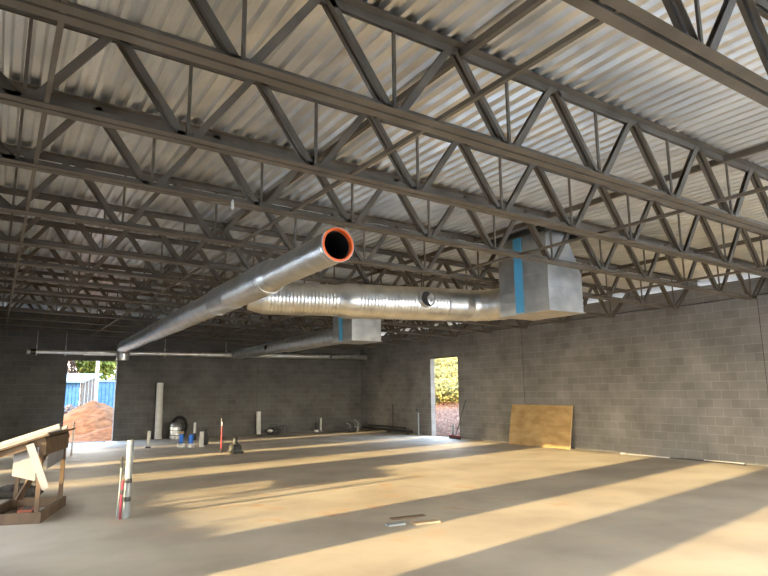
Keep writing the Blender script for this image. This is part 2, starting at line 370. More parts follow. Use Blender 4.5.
# branch duct B, from the big box to duct A
B0 = Vector((3.36, 9.72, 3.25)); B1 = Vector((7.65, 8.60, 3.26)); axB = (B1 - B0).normalized()
def Bp(x): return B0 + (B1 - B0) * ((x - B0.x) / (B1.x - B0.x))
dB = thing('spiral_duct', 'wide round spiral duct with a black side hole, running across from the large metal box', 'duct')
spiral(MB(), Bp(3.72), Bp(5.10), .278, step=.06).build('duct_section', M['galv'], dB, True)
spiral(MB(), Bp(5.10), Bp(6.95), .308, step=.06).build('duct_section', M['galv'], dB, True)
MB().rings([(Bp(3.46), .21, axB), (Bp(3.72), .276, axB)], 36, (False, False)).build('reducer', M['galv'], dB, True)
ring_band(MB(), Bp(3.74), axB, .278, .10).build('coupling_collar', M['galv'], dB, True)
MB().rings([(Bp(4.98), .280, axB), (Bp(5.10), .318, axB), (Bp(5.30), .318, axB), (Bp(5.30), .308, axB)], 36, (False, False)).build('coupling_collar', M['galv'], dB, True)
MB().rings([(Bp(6.95), .312, axB), (Bp(7.0), .300, axB), (Bp(7.30), .300, axB), (Bp(7.30), .294, axB)], 36, (False, False)).build('coupling_collar', M['galv_flat'], dB, True)
# gored elbow into the back of the box
pv = Bp(7.30); cen = pv + Vector((.0, -.62, 0)); eb = []
g = MB(); gl = []
for k in range(5):
    a = k / 4 * PI / 2
    gl.append((Vector((pv.x + .10 + .52 * math.sin(a), pv.y - .80 * (1 - math.cos(a)), pv.z)), Vector((math.cos(a), -math.sin(a), 0))))
gl = [(pv, axB)] + gl
for k in range(len(gl) - 1):
    g = MB(); g.rings([(gl[k][0], .296, gl[k][1]), (gl[k+1][0], .296, gl[k+1][1])], 32, (False, False)); ring_band(g, gl[k+1][0], gl[k+1][1], .296, .02, .007, 32)
    g.build('elbow_gore', M['galv_flat'], dB, True)
# take-off hole facing the camera side
hx = Bp(6.42); up = Vector((0, -1, .12)).normalized()
hb = MB(); hb.rings([(hx + up*.24, .150, up), (hx + up*.365, .150, up), (hx + up*.365, .140, up), (hx + up*.24, .140, up)], 28, (False, False)); hcol = hb.build('takeoff_collar', M['galv_dull'], dB, True)
hb = MB(); hb.rings([(hx + up*.318, .141, up), (hx + up*.322, .141, up)], 28); hb.build('takeoff_opening', M['curb'], hcol)
# duct C: from the far box to the pipe on the back wall
dC = thing('spiral_duct', 'dim grey round duct running from the far metal box to the back wall', 'duct')
C0 = Vector((7.93, 14.27, 3.21)); C1 = Vector((7.98, 23.1, 3.17)); axC = (C1 - C0).normalized()
def Cp(q): return C0 + (C1 - C0) * q
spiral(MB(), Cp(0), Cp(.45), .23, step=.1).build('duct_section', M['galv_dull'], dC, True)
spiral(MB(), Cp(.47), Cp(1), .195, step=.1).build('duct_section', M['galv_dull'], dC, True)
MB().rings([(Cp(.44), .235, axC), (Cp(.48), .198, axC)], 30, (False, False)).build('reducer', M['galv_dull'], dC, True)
sd = Vector((-1, -.35, .1)).normalized()
q = MB(); q.rings([(Cp(.62) + sd*.14, .10, sd), (Cp(.62) + sd*.25, .10, sd), (Cp(.62) + sd*.25, .092, sd), (Cp(.62) + sd*.14, .092, sd)], 20, (False, False)); q.build('takeoff_collar', M['galv_dull'], dC, True)
q = MB(); q.rings([(Cp(.62) + sd*.222, .093, sd), (Cp(.62) + sd*.226, .093, sd)], 20); q.build('takeoff_opening', M['black'], dC)
# duct D: slim run along the back wall
dD = thing('spiral_duct', 'slim pale round duct hanging along the back wall, black open left end', 'duct')
D0 = Vector((.86, 23.4, 3.10)); D1 = Vector((14.0, 23.4, 3.21))
def Dp(x): return D0 + (D1 - D0) * ((x - D0.x) / (D1.x - D0.x))
for a, b, r in ((.86, 2.55, .072), (2.55, 3.50, .092), (3.5, 6.35, .078), (6.35, 7.80, .098), (8.2, 14.0, .105)):
    spiral(MB(), Dp(a), Dp(b), r, step=.12, ridge=.002, seg=20).build('duct_section', M['galv'], dD, True)
for x, r in ((2.55, .094), (6.35, .106), (7.6, .106), (11.7, .112)):
    q = MB(); ring_band(q, Dp(x), (1, 0, 0), r, .16 if x in (6.35, 7.6) else .04, .006, 20); q.build('coupling_collar', M['galv'], dD, True)
q = MB(); q.rings([(Dp(7.76), .11, (1, 0, 0)), (Dp(7.80), .15, (1, 0, 0)), (Dp(8.18), .15, (1, 0, 0)), (Dp(8.22), .11, (1, 0, 0))], 24); q.build('tee_fitting', M['galv_dull'], dD, True)
q = MB(); q.rings([(Dp(.80), .085, (1, 0, 0)), (Dp(.90), .085, (1, 0, 0)), (Dp(.90), .07, (1, 0, 0)), (Dp(.83), .07, (1, 0, 0))], 20, (False, False)); q.build('end_collar', M['galv_dull'], dD, True)
q = MB(); q.rings([(Dp(.90), .088, (1, 0, 0)), (Dp(1.10), .080, (1, 0, 0))], 20); q.build('damper', M['black'], dD, True)
q = MB(); q.rings([(Dp(12.15) + Vector((0, -.08, .0)), .05, (0, 1, 0)), (Dp(12.15) + Vector((0, -.135, .0)), .05, (0, 1, 0))], 16); q.build('takeoff_opening', M['black'], dD, True)
for nm, x in (('above the left end of the slim duct', 1.08), ('just left of the back wall opening', 1.95), ('right of the duct elbow', 5.24), ('near the middle of the slim duct', 7.56)):
    t = thing('duct_hanger', 'thin metal hanger rod holding the slim duct, ' + nm, 'hanger', (x, 23.4, 3.1), 0, 'hangers of the slim back duct')
    MB().tube([(0, 0, .14), (0, 0, zb(x) - 3.1 + .02)], .009, 6).build('rod', M['galv'], t)
    MB().rings([((-.02, 0, .0 + (x - .86)*.008), .118, (1, 0, 0)), ((.02, 0, (x - .86)*.008), .118, (1, 0, 0)), ((.02, 0, (x - .86)*.008), .112, (1, 0, 0)), ((-.02, 0, (x - .86)*.008), .112, (1, 0, 0)), ((-.02, 0, (x - .86)*.008), .118, (1, 0, 0))], 18, (False, False)).build('strap', M['galv'], t)
    MB().quad_prism((-.02, -.02, .13), (.02, .02, .24)).build('turnbuckle', M['pvc'], t)

# rooftop-unit drop boxes
def plenum(x0, x1, y0, y1, z0, label, tint):
    t = thing('duct_plenum', label, 'duct box', ((x0 + x1)/2, (y0 + y1)/2, z0)); cx, cy = (x0 + x1)/2, (y0 + y1)/2
    def q(x, y, z): return (x - cx, y - cy, z - z0)
    z1 = 3.60; zt = zd(cx) - .10
    mb = MB(); xs = x1 - .34
    P = [(x0, z0), (x1, z0), (x1, z1), (xs, zt), (x0, zt)]
    n = 0
    mb.v += [q(a, y0, b) for a, b in P] + [q(a, y1, b) for a, b in P]
    mb.f += [(0, 1, 2, 3, 4), (9, 8, 7, 6, 5)] + [(i, 5 + i, 5 + (i+1) % 5, (i+1) % 5) for i in range(5)]
    mb.build('box_body', M['galv_flat'], t)
    s = MB()
    for z in (3.06, 3.15, 3.34, 3.60, 3.86):
        xr = x1 if z <= z1 else x1 - .34 * (z - z1) / (zt - z1)
        s.quad_prism(q(x0 - .012, y0 - .012, z), q(xr + .004, y0 + .001, z + .012)); s.quad_prism(q(x0 - .012, y0 - .012, z), q(x0 + .001, y1 + .012, z + .012))
    s.quad_prism(q(x0 - .03, y0 - .03, z0 - .012), q(x1 + .03, y1 + .03, z0 + .004))
    s.quad_prism(q(x0 - .02, y0 - .02, z0), q(x0 + .02, y0 + .02, zt))
    s.build('standing_seam', M['galv_flat'], t)
    s = MB(); f0 = y0 + .50*(y1 - y0); s.quad_prism(q(x0 - .016, f0 - .01, z0 + .02), q(x0 - .001, f0 + .17, zt - .02)); s.build('side_strip', M['bluestrip'], t)  # plain blue strip up the left face of the box
    s = MB()
    for (a, b, c, d) in ((x0 - .10, x1 + .10, y0 - .10, y0 - .03), (x0 - .10, x1 + .10, y1 + .03, y1 + .10), (x0 - .10, x0 - .03, y0 - .03, y1 + .03), (x1 + .03, x1 + .10, y0 - .03, y1 + .03)):
        s.quad_prism(q(a, c, zt - .03), q(b, d, zt + .055))
    s.build('roof_curb_frame', M['curb'], t)
    return t
plenum(7.50, 8.33, 6.72, 7.86, 2.95, 'large square sheet metal duct box dropping from the roof, nearer one', 0)
plenum(7.50, 8.36, 13.22, 14.26, 2.96, 'smaller-looking sheet metal duct box hanging farther back, tan right face', 0)

# cable stapled along the right wall
mb = MB(); path = []; y = 1.5
while y < 17.0:
    path.append((XR - .014, y, 3.70 + .012*math.sin(y*2.1))); y += .35
mb.tube(path, .012, 6); tag(mb.build('wall_cable', M['tape'], smooth=True), 'thin dark cable running level along the top of the right block wall', 'cable')

# ------------------------------------------------------------------ things on the slab
# plan table
P1 = Vector((.64, 9.46, 0)); u = Vector((.41, 1.27, 0)).normalized(); v = Vector((-u.y, u.x, 0)); LU, LV = 1.25, .70
pt = thing('plan_table', 'rough wooden plan table with a slanted top at the left edge', 'table', P1, math.atan2(u.y, u.x))
def zt_(b): return 1.11 - .23 * b / LV            # top slants down to the left
def leg(a, b):
    MB().extrude([(-.019, -.028), (.019, -.028), (.019, .028), (-.019, .028)], (a, b, .0), (a, b, zt_(b) - .02), (1, 0, 0), (0, 1, 0)).build('leg', M['wood'], pt)
leg(.02, .048); leg(LU - .02, .048); leg(.02, LV - .048); leg(LU - .02, LV - .048)
for a, b in (((0, 0), (LU, 0)), ((0, LV), (LU, LV))): MB().beam((a[0], a[1], .07), (b[0], b[1], .07), .038, .14).build('base_rail', M['wood'], pt)
for a in (-.02, LU + .02): MB().beam((a, -.02, .07), (a, LV + .02, .07), .038, .14, side=(1, 0, 0)).build('base_rail', M['wood'], pt)
tt = MB(); tt.hexa([(-.10, -.06, zt_(-.06)), (LU + .14, -.06, zt_(-.06)), (LU + .14, LV + .12, zt_(LV + .12)), (-.10, LV + .12, zt_(LV + .12)),
                    (-.10, -.06, zt_(-.06) + .02), (LU + .14, -.06, zt_(-.06) + .02), (LU + .14, LV + .12, zt_(LV + .12) + .02), (-.10, LV + .12, zt_(LV + .12) + .02)])
tt.build('tabletop', M['osb'], pt)
MB().quad_prism((.0, -.005, .86), (LU, .015, 1.08)).build('side_panel', M['osb'], pt)
MB().beam((LU - .05, LV - .10, .14), (LU*.35, .03, 1.02), .035, .085, side=(0, 0, 1)).build('brace', M['wood'], pt)
MB().beam((.0, 0.0, zt_(0) - .05), (.0, LV, zt_(LV) - .05), .035, .09, side=(1, 0, 0)).build('top_rail', M['wood'], pt)
MB().beam((LU, 0.0, zt_(0) - .05), (LU, LV, zt_(LV) - .05), .035, .09, side=(1, 0, 0)).build('top_rail', M['wood'], pt)
def onT(a, b, z): return P1 + u*a + v*b + Vector((0, 0, z))
rz = math.atan2(u.y, u.x)
# paper on the table
t = thing('drawing_set', 'stack of white drawing sheets lying on the slanted table top', 'paper', P1, rz)
s = MB(); s.hexa([(-.11, -.04, zt_(-.04) + .021), (.75, -.04, zt_(-.04) + .021), (.75, .80, zt_(.80) + .021), (-.11, .80, zt_(.80) + .021),
                  (-.11, -.04, zt_(-.04) + .033), (.75, -.04, zt_(-.04) + .033), (.75, .80, zt_(.80) + .033), (-.11, .80, zt_(.80) + .033)]); s.build('sheet_stack', M['paper'], t)
s = MB(); s.hexa([(.02, -.02, zt_(-.02) + .034), (.70, -.0, zt_(0) + .034), (.70, .74, zt_(.74) + .034), (.04, .74, zt_(.74) + .034),
                  (.02, -.02, zt_(-.02) + .040), (.70, -.0, zt_(0) + .046), (.70, .74, zt_(.74) + .046), (.04, .74, zt_(.74) + .040)]); s.build('top_sheet', M['paper'], t)
s = MB(); a0 = (.62, -.02, zt_(-.02) + .085); a1 = (.62, .78, zt_(.78) + .085)
s.rings([(a0, .05, Vector(a1) - Vector(a0)), (a1, .05, Vector(a1) - Vector(a0)), (a1, .02, Vector(a1) - Vector(a0)), (a0, .02, Vector(a1) - Vector(a0)), (a0, .05, Vector(a1) - Vector(a0))], 16, (False, False))
t = tag(s.build('rolled_drawing', M['paper'], smooth=True), 'thick white roll of drawings lying across the table top', 'paper roll'); t.location = P1; t.rotation_euler = (0, 0, rz)
s = MB(); a0 = (.95, -.04, zt_(-.04) + .055); a1 = (.95, .60, zt_(.60) + .055); d = Vector(a1) - Vector(a0)
s.rings([(a0, .03, d), (a1, .03, d), (a1, .012, d), (a0, .012, d), (a0, .03, d)], 12, (False, False))
t = tag(s.build('rolled_drawing', M['paper'], smooth=True), 'slimmer white roll lying behind the thick roll of drawings', 'paper roll'); t.location = P1; t.rotation_euler = (0, 0, rz)
# sheets pinned under the table
def sheet(name, pts, th, label, cat):
    s = MB(); P = [Vector(p) for p in pts]; n = (P[1] - P[0]).cross(P[3] - P[0]).normalized() * th
    s.hexa([P[0], P[1], P[1] + n, P[0] + n, P[3], P[2], P[2] + n, P[3] + n]); o = tag(s.build(name, M['paper']), label, cat); o.location = P1; o.rotation_euler = (0, 0, rz); return o
sheet('hanging_sheet', [(.10, .12, .52), (.10, .40, .60), (.10, .40, .92), (.10, .12, 1.0)], .003, 'white sheet hanging below the table front', 'paper')
sheet('hanging_sheet', [(-.07, -.02, .42), (-.07, -.10, .46), (-.05, .13, 1.03), (-.05, .22, 1.0)], .012, 'narrow white strip slanting down in front of the table leg', 'board strip')
sheet('hanging_sheet', [(.35, .05, .64), (1.25, .05, .70), (1.25, .05, .88), (.35, .05, .86)], .004, 'grey-white sheet hanging under the wooden side panel', 'paper')
b = thing('clay_block', 'dark red block sitting inside the table base', 'block', P1 + u*.45 + v*.28, rz + .1)
mb = MB(); mb.quad_prism((-.14, -.09, 0), (.14, .09, .12)); mb.build('block_body', M['brick'], b); mb = MB(); mb.quad_prism((-.10, -.05, .12), (.10, .05, .125)); mb.build('block_recess', M['dark'], b)
def lump(name, loc, r, mat, label, cat, sc=(1, 1, 1), seed=0, parent=None, amp=.35, freq=2.2):
    s = MB(); n, m_ = 18, 12
    for j in range(m_ + 1):
        ph = -PI/2*.0 + j / m_ * PI
        for i in range(n):
            th = 2*PI*i/n; d = Vector((math.sin(ph)*math.cos(th), math.sin(ph)*math.sin(th), math.cos(ph)))
            k = 1 + amp * noise.noise(d * freq + Vector((seed, seed*.7, 0)))
            p = d * r * k; s.v.append((p.x*sc[0], p.y*sc[1], max(p.z*sc[2] + r*sc[2]*.75, 0)))
    for j in range(m_):
        for i in range(n): s.f.append((j*n + i, (j+1)*n + i, (j+1)*n + (i+1) % n, j*n + (i+1) % n))
    o = s.build(name, mat, parent, True); o.location = loc
    if label: tag(o, label, cat)
    return o
lump('debris_bag', (.42, 12.0, 0), .26, M['dark'], 'dark heap of rubble bags on the floor behind the plan table', 'bag', (1.6, .7, .45), 3)
# lumber pieces at left edge
t = thing('timber_post', 'pair of light timber posts standing at the very left edge behind the table', 'lumber', (.0, 13.2, 0))
MB().beam((.0, 0, 0), (-.02, .05, 1.42), .05, .09, side=(1, 0, 0)).build('post', M['wood2'], t)
MB().beam((.13, .0, 0.0), (.11, .1, .72), .05, .06, side=(1, 0, 0)).build('post', M['wood2'], t)
MB().beam((-.10, .02, .60), (.16, .02, .60), .04, .08, side=(0, 1, 0)).build('cross_piece', M['wood2'], t)

# near grey pipe with its companions
t = thing('standing_pipe', 'tall grey plastic pipe with two black tape bands, rising from the slab near the table', 'pipe', (1.65, 9.13, 0))
MB().lathe([(.045, 0), (.045, 1.02), (.041, 1.03), (.037, 1.03), (.037, .95)], seg=20).build('pipe_body', M['pvcgrey'], t, True)
for z in (.25, .49): MB().lathe([(.048, z - .03), (.049, z - .02), (.049, z + .02), (.048, z + .03)], seg=20).build('tape_band', M['tape'], t, True)
t = thing('water_line', 'thin dark red water line standing beside the tall grey pipe', 'pipe', (1.565, 9.08, 0))
MB().tube([(0, 0, 0), (.0, 0, .3), (.012, 0, .50)], .014, 8).build('line_body', M['redpex'], t, True)
MB().tube([(.004, 0, .32), (.008, 0, .38)], .021, 8).build('tape_wrap', M['tape'], t, True)
t = thing('water_line', 'thin grey line with a black cap just left of the tall grey pipe', 'pipe', (1.565, 9.20, 0))
MB().tube([(-.02, 0, 0), (-.005, 0, .35), (.0, 0, .68)], .012, 8).build('line_body', M['pvcgrey'], t, True)
MB().tube([(.0, 0, .66), (.0, 0, .78), (.005, 0, .82)], [.020, .018, .010], 8).build('cap', M['black'], t, True)
# small stub-ups
def stub(loc, r, h, mat, label, cap=None, collar=None, tilt=0):
    t = thing('pipe_stub', label, 'pipe', loc); t.rotation_euler = (0, tilt, 0)
    MB().lathe([(r, 0), (r, h), (r*.8, h), (r*.8, h - .05)], seg=14).build('pipe_body', mat, t, True)
    if collar: MB().lathe([(r*1.7, 0), (r*1.7, collar[1]), (r*1.05, collar[1] + .02)], seg=14).build('collar', collar[0], t, True)
    if cap: MB().lathe([(r*1.15, cap[1]), (r*1.15, cap[2]), (r*.8, cap[2] + .01)], seg=14).build('wrap', cap[0], t, True)
    return t
stub((4.20, 20.35, 0), .05, .52, M['pvc'], 'short white pipe stub with a dark base, right of the back opening', collar=(M['tape'], .03), tilt=.03)
stub((5.13, 20.04, 0), .07, .42, M['blue'], 'blue wrapped pipe stub with a tan valve on top, left of the blue pair', collar=(M['pvc'], .10), cap=(M['wood2'], .40, .47))
stub((5.37, 19.80, 0), .07, .38, M['blue'], 'shorter blue wrapped pipe stub with a white foot, right of the blue pair', collar=(M['pvc'], .10))
stub((6.28, 22.7, 0), .045, .62, M['pvc'], 'thin white pipe with a black wrapped base, behind the blue stubs', cap=(M['black'], .0, .24))
stub((5.66, 19.63, 0), .065, .47, M['pvc'], 'plain short white pipe stub right of the two blue ones')
t = thing('black_bag', 'slim black bag standing right of the plain white stub', 'bag', (5.97, 20.25, 0))
MB().lathe([(.05, 0), (.085, .05), (.095, .2), (.08, .36), (.04, .44), (.03, .50), (.05, .54)], seg=14).build('bag_body', M['bagmat'], t, True)
MB().lathe([(.034, .44), (.038, .455), (.034, .47)], seg=12).build('tie', M['black'], t, True)
t = thing('red_bar', 'upright thin red bar with a black grip and side lever, standing in the slab', 'bar', (5.55, 17.3, 0))
MB().tube([(0, 0, 0), (0, 0, .12)], .022, 8).build('foot', M['tape'], t, True)
MB().tube([(0, 0, .1), (0, 0, .76)], .020, 10).build('shaft', M['red'], t, True)
MB().tube([(0, 0, .76), (0, 0, .86)], .019, 10).build('neck', M['pvc'], t, True)
MB().tube([(0, 0, .86), (0, 0, .95)], .034, 10).build('grip', M['black'], t, True)
MB().tube([(0, 0, .95), (-.05, 0, 1.02), (.0, 0, 1.06), (.14, 0, 1.07), (.17, 0, 1.05)], .012, 6).build('lever', M['black'], t, True)
t = thing('wrapped_bundle', 'dark grey cone-shaped wrapped bundle on the floor right of the red bar', 'bag', (5.80, 16.85, 0))
lump('wrap_body', (0, 0, 0), .17, M['bagmat'], None, None, (1.0, .8, 1.0), 5, t)
MB().lathe([(.09, .2), (.055, .36), (.05, .42), (.06, .44)], seg=12).build('wrap_neck', M['bagmat'], t, True)
lump('wrap_tail', (.17, -.02, 0), .06, M['dark'], None, None, (1.3, 1, .7), 8, t)
# things along the back wall
t = thing('leaning_pipe', 'tall wide grey-white pipe leaning upright against the back wall', 'pipe', (5.26, 23.85, 0)); t.rotation_euler = (-.07, .0, 0)
MB().lathe([(.125, 0.02), (.125, 2.08), (.115, 2.08), (.115, 1.9)], seg=24).build('pipe_body', M['pvc'], t, True)
ring_band(MB(), (0, 0, .06), (0, 0, 1), .125, .1, .006, 24).build('bell_end', M['pvc'], t, True)
t = thing('duct_coil', 'silver foil wrapped roll standing by the foot of the tall pipe', 'roll', (5.83, 23.66, 0))
MB().lathe([(.20, 0), (.21, .1), (.20, .25), (.215, .4), (.19, .52), (.12, .6), (.05, .62)], seg=20).build('foil_body', M['foil'], t, True)
for z in (.14, .33, .47): ring_band(MB(), (0, 0, z), (0, 0, 1), .205, .025, .01, 20).build('strap', M['tape'], t, True)
t = thing('hose_coil', 'black hose coil leaning on the back wall behind the silver roll', 'hose', (6.06, 24.04, 0))
for k, (r, y) in enumerate(((.40, 0), (.36, .03), (.32, .0), (.38, .06))):
    s = MB(); s.tube([(r*math.cos(a/28*2*PI)*.75, y + .05*math.sin(a), .42 + r*math.sin(a/28*2*PI)) for a in range(29)], .022, 8, (False, False)); s.build('hose_loop', M['black'], t, True)
t = thing('leaning_pipe', 'short white pipe section standing against the back wall beside a black tool bag', 'pipe', (9.20, 23.95, 0)); t.rotation_euler = (-.08, 0, 0)
MB().lathe([(.10, 0.01), (.10, .92), (.09, .92), (.09, .8)], seg=20).build('pipe_body', M['pvc'], t, True)
ring_band(MB(), (0, 0, .86), (0, 0, 1), .10, .08, .006, 20).build('bell_end', M['pvc'], t, True)
t = thing('tool_bag', 'black tool bag with a silver lid on the floor by the back wall', 'bag', (9.75, 23.7, 0))
lump('bag_body', (0, 0, 0), .24, M['dark'], None, None, (1.5, .8, .65), 2, t); lump('bag_lid', (-.20, -.12, .10), .10, M['foil'], None, None, (1.2, .8, .7), 4, t)
MB().tube([(-.2, 0, .25), (-.1, 0, .40), (.1, 0, .40), (.2, 0, .25)], .014, 6).build('handle', M['black'], t, True)
t = thing('hose_coil', 'grey wire hoops standing right of the black tool bag', 'hose', (10.25, 23.9, 0))
for k in range(2):
    s = MB(); s.tube([(.12*math.cos(a/16*PI) + k*.16 - .08, .02*k, .34*math.sin(a/16*PI)) for a in range(17)], .012, 6); s.build('hose_loop', M['bagmat'], t, True)
stub((12.0, 23.9, 0), .045, .58, M['pvc'], 'lone thin white pipe stub near the dark back corner', collar=(M['pvcgrey'], .05))
t = thing('paint_can', 'small dark canister with a white base left of the lone white stub', 'can', (11.72, 23.75, 0))
MB().lathe([(.09, 0), (.09, .10)], seg=16).build('can_base', M['pvc'], t, True); MB().lathe([(.085, .10), (.085, .30), (.04, .36), (.02, .46)], seg=16).build('can_body', M['bagmat'], t, True)
t = thing('pipe_clamp_pile', 'small heap of dark fittings in the far right corner', 'fittings', (12.9, 22.6, 0))
for k in range(5):
    s = MB(); a = k*1.3; s.tube([(.18*math.cos(a), .18*math.sin(a), .04), (.18*math.cos(a) + .05, .18*math.sin(a), .18 + .05*k), (.18*math.cos(a) - .12, .18*math.sin(a) + .05, .25 + .07*k)], .022, 8); s.build('fitting', M['bagmat'] if k % 2 else M['pvcgrey'], t, True)
lump('fitting_sack', (-.05, .05, 0), .14, M['dark'], None, None, (1.5, 1, .7), 6, t)
# conduit along the right wall beyond the door
t = thing('wall_conduit', 'low dark pipe run lying along the foot of the right wall in the corner', 'pipe', (13.98, 0, 0))
MB().tube([(0, 19.9, .10), (0, 23.6, .12)], .045, 10).build('pipe_body', M['bagmat'], t, True)
MB().tube([(.05, 20.4, .22), (.05, 23.3, .24)], .03, 8).build('pipe_body', M['bagmat'], t, True)
for y in (20.2, 21.6, 23.2): MB().quad_prism((-.06, y - .03, 0), (.12, y + .03, .06)).build('support_block', M['wood'], t)
t = thing('standing_pipe', 'thin dark upright pipe against the right wall above the low pipe run', 'pipe', (14.02, 21.3, 0))
MB().tube([(0, 0, .26), (0, 0, 1.15)], .022, 8).build('pipe_body', M['bagmat'], t, True); MB().tube([(0, 0, .22), (0, 0, .28)], .035, 8).build('foot', M['tape'], t, True)
t = thing('standing_pipe', 'slim pale upright pipe with a dark elbow left of the side doorway', 'pipe', (13.95, 19.4, 0))
MB().tube([(0, 0, 0), (0, 0, .88)], .032, 10).build('pipe_body', M['pvcgrey'], t, True)
MB().tube([(0, 0, .86), (0, 0, .95), (0, .07, .98), (0, .12, .98)], .04, 10).build('elbow', M['tape'], t, True)
# push broom at the side doorway
t = thing('push_broom', 'push broom with a dark handle and red-black head leaning by the side doorway', 'broom', (13.86, 17.05, 0))
MB().tube([(.0, 0, .08), (.27, -.30, 1.36)], .014, 8).build('handle', M['bagmat'], t, True)
MB().beam((-.05, -.30, .10), (.05, .38, .10), .07, .05).build('head', M['handle_red'], t)
MB().beam((-.05, -.30, .038), (.05, .38, .038), .08, .075).build('bristles', M['dark'], t)
stub((14.0, 17.35, 0), .045, .46, M['pvcgrey'], 'short grey pipe stub standing in the side doorway behind the broom')
# plywood sheet against the right wall
t = thing('plywood_sheet', 'plywood sheet leaning lengthwise against the right block wall', 'plywood', (13.90, 0, 0))
s = MB(); s.hexa([(0, 12.02, 0), (.018, 12.02, 0), (.018, 14.46, 0), (0, 14.46, 0), (.225, 12.02, 1.22), (.243, 12.02, 1.22), (.243, 14.46, 1.22), (.225, 14.46, 1.22)]); s.build('panel', M['ply'], t)
s = MB(); s.hexa([(-.002, 12.0, 0), (.02, 12.0, 0), (.02, 12.02, 0), (-.002, 12.02, 0), (.223, 12.0, 1.22), (.245, 12.0, 1.22), (.245, 12.02, 1.22), (.223, 12.02, 1.22)]); s.build('edge_strip', M['wood2'], t)
# metal strip and hose at the foot of the right wall
t = thing('metal_strip', 'bright thin metal strip lying at the foot of the right wall', 'strip', (13.98, 9.75, 0), .0)
s = MB(); s.extrude([(-.03, 0), (.03, 0), (.03, .004), (-.026, .004), (-.026, .03), (-.03, .03)], (0, -.75, 0), (0, .55, 0), (1, 0, 0), (0, 0, 1)); s.build('strip_body', M['galv'], t)
s = MB(); s.quad_prism((-.04, .53, 0), (.04, .62, .035)); s.build('strip_clip', M['pvc'], t)
s = MB(); s.tube([(13.98, 9.0, .012), (14.02, 8.5, .012), (13.96, 8.0, .012), (14.0, 7.6, .012), (13.92, 7.2, .012)], .012, 8)
tag(s.build('floor_cable', M['tape'], smooth=True), 'dark cable lying on the floor along the right wall', 'cable')
s = MB(); s.tube([(14.06, 8.2, .02), (14.04, 7.8, .02), (14.05, 7.3, .02)], .018, 8)
tag(s.build('white_tube', M['pvc'], smooth=True), 'short pale tube on the floor beside the dark cable', 'tube')
# lumber offcuts mid floor
def block(loc, rz, L, W, H, mat, name, label, cat):
    t = thing(name, label, cat, loc, rz)
    MB().quad_prism((-L/2, -W/2, 0), (L/2, W/2, H)).build('board_body', mat, t)
    MB().quad_prism((L/2, -W/2 + .004, .004), (L/2 + .003, W/2 - .004, H - .004)).build('end_grain', M['wood'], t)
block((4.78, 6.53, 0), -.10, .36, .13, .022, M['wood2'], 'lumber_offcut', 'front light lumber offcut lying on the slab', 'lumber')
block((4.78, 6.93, 0), -.12, .50, .09, .018, M['wood'], 'lumber_offcut', 'rear darker lumber offcut lying behind the front one', 'lumber')
block((4.40, 6.66, 0), -.10, .24, .11, .022, M['pvcgrey'], 'metal_offcut', 'grey metal scrap lying left of the front lumber offcut', 'scrap')
# thin white marker stake by the back opening
t = thing('marker_stake', 'thin white stake leaning upright in front of the back opening', 'stake', (1.93, 19.16, 0)); t.rotation_euler = (0, .03, 0)
MB().lathe([(.022, 0), (.022, .90), (.016, .91)], seg=10).build('stake_body', M['pvc'], t, True); MB().lathe([(.03, 0), (.03, .04)], seg=10).build('foot', M['pvc'], t, True)
# rag on the joist
s = lump('rag', (2.05, 6.30, 3.66), .05, M['pvc'], 'small white rag hanging from the fourth joist near the open duct', 'rag', (.4, .4, 1.3), 9)
# threshold board at back opening
s = MB(); s.quad_prism((2.35, 24.0, 0), (3.5, 24.12, .02)); tag(s.build('threshold_board', M['dark']), 'thin dark board lying across the sill of the back opening', 'board')

# ------------------------------------------------------------------ outdoors
def hill(x): 
    return -.12 if x < 16 else -.12 + (x - 16)*.11 if x < 23 else .65 + (x - 23)*.30 if x < 45 else 7.25
s = MB(); xs = [-60, -20, -1.15, 14.4, 16, 18, 20, 23, 27, 31, 36, 45, 80]; ys = [-40, -2.2, 0, 10, 24.4, 30, 40, 60, 90, 120]
for x in xs:
    for y in ys: s.v.append((x, y, (hill(x) if x > 14 else -.12) + (0 if y < 50 or x > 14 else 0) - (.15 if (-1.2 < x < 14.5 and -2.3 < y < 24.5) else 0)))
for i in range(len(xs) - 1):
    for j in range(len(ys) - 1): s.f.append((i*len(ys) + j, (i+1)*len(ys) + j, (i+1)*len(ys) + j + 1, i*len(ys) + j + 1))
s.build('ground', M['ground'], kind='structure')
MB().quad_prism((-14, -14, -.14), (15.5, YF - .26, -.06)).build('path', M['bounce_paving'], kind='structure')  # unseen pale paving added to bounce warm light up to the deck
MB().quad_prism((-14, YF - .25, -.14), (XL - .21, 24.0, -.06)).build('path', M['bounce_paving'], kind='structure')  # left part of the added paving, also there for bounce
def mound(loc, rx, ry, h, label):
    s = MB(); n = 40
    for i in range(n + 1):
        for j in range(n + 1):
            a, b = i/n*2 - 1, j/n*2 - 1; d = math.hypot(a, b)
            z = h * max(0, 1 - d**1.4) + .10*noise.noise(Vector((a*5, b*5, 2))) * max(0, 1 - d) * 2 + .05*noise.noise(Vector((a*14, b*14, 5)))*max(0, 1 - d)
            s.v.append((a*rx, b*ry, z - .02))
    for i in range(n):
        for j in range(n): q = i*(n+1) + j; s.f.append((q, q + n + 1, q + n + 2, q + 1))
    o = tag(s.build('dirt_mound', M['dirt'], smooth=True), label, 'dirt pile'); o.location = loc
mound((4.0, 31.5, -.12), 2.3, 4.0, 1.50, 'orange clay dirt mound outside the back opening')
mound((5.4, 28.2, -.12), 3.0, 2.0, .62, 'low foreground ridge of orange clay in front of the tall mound')
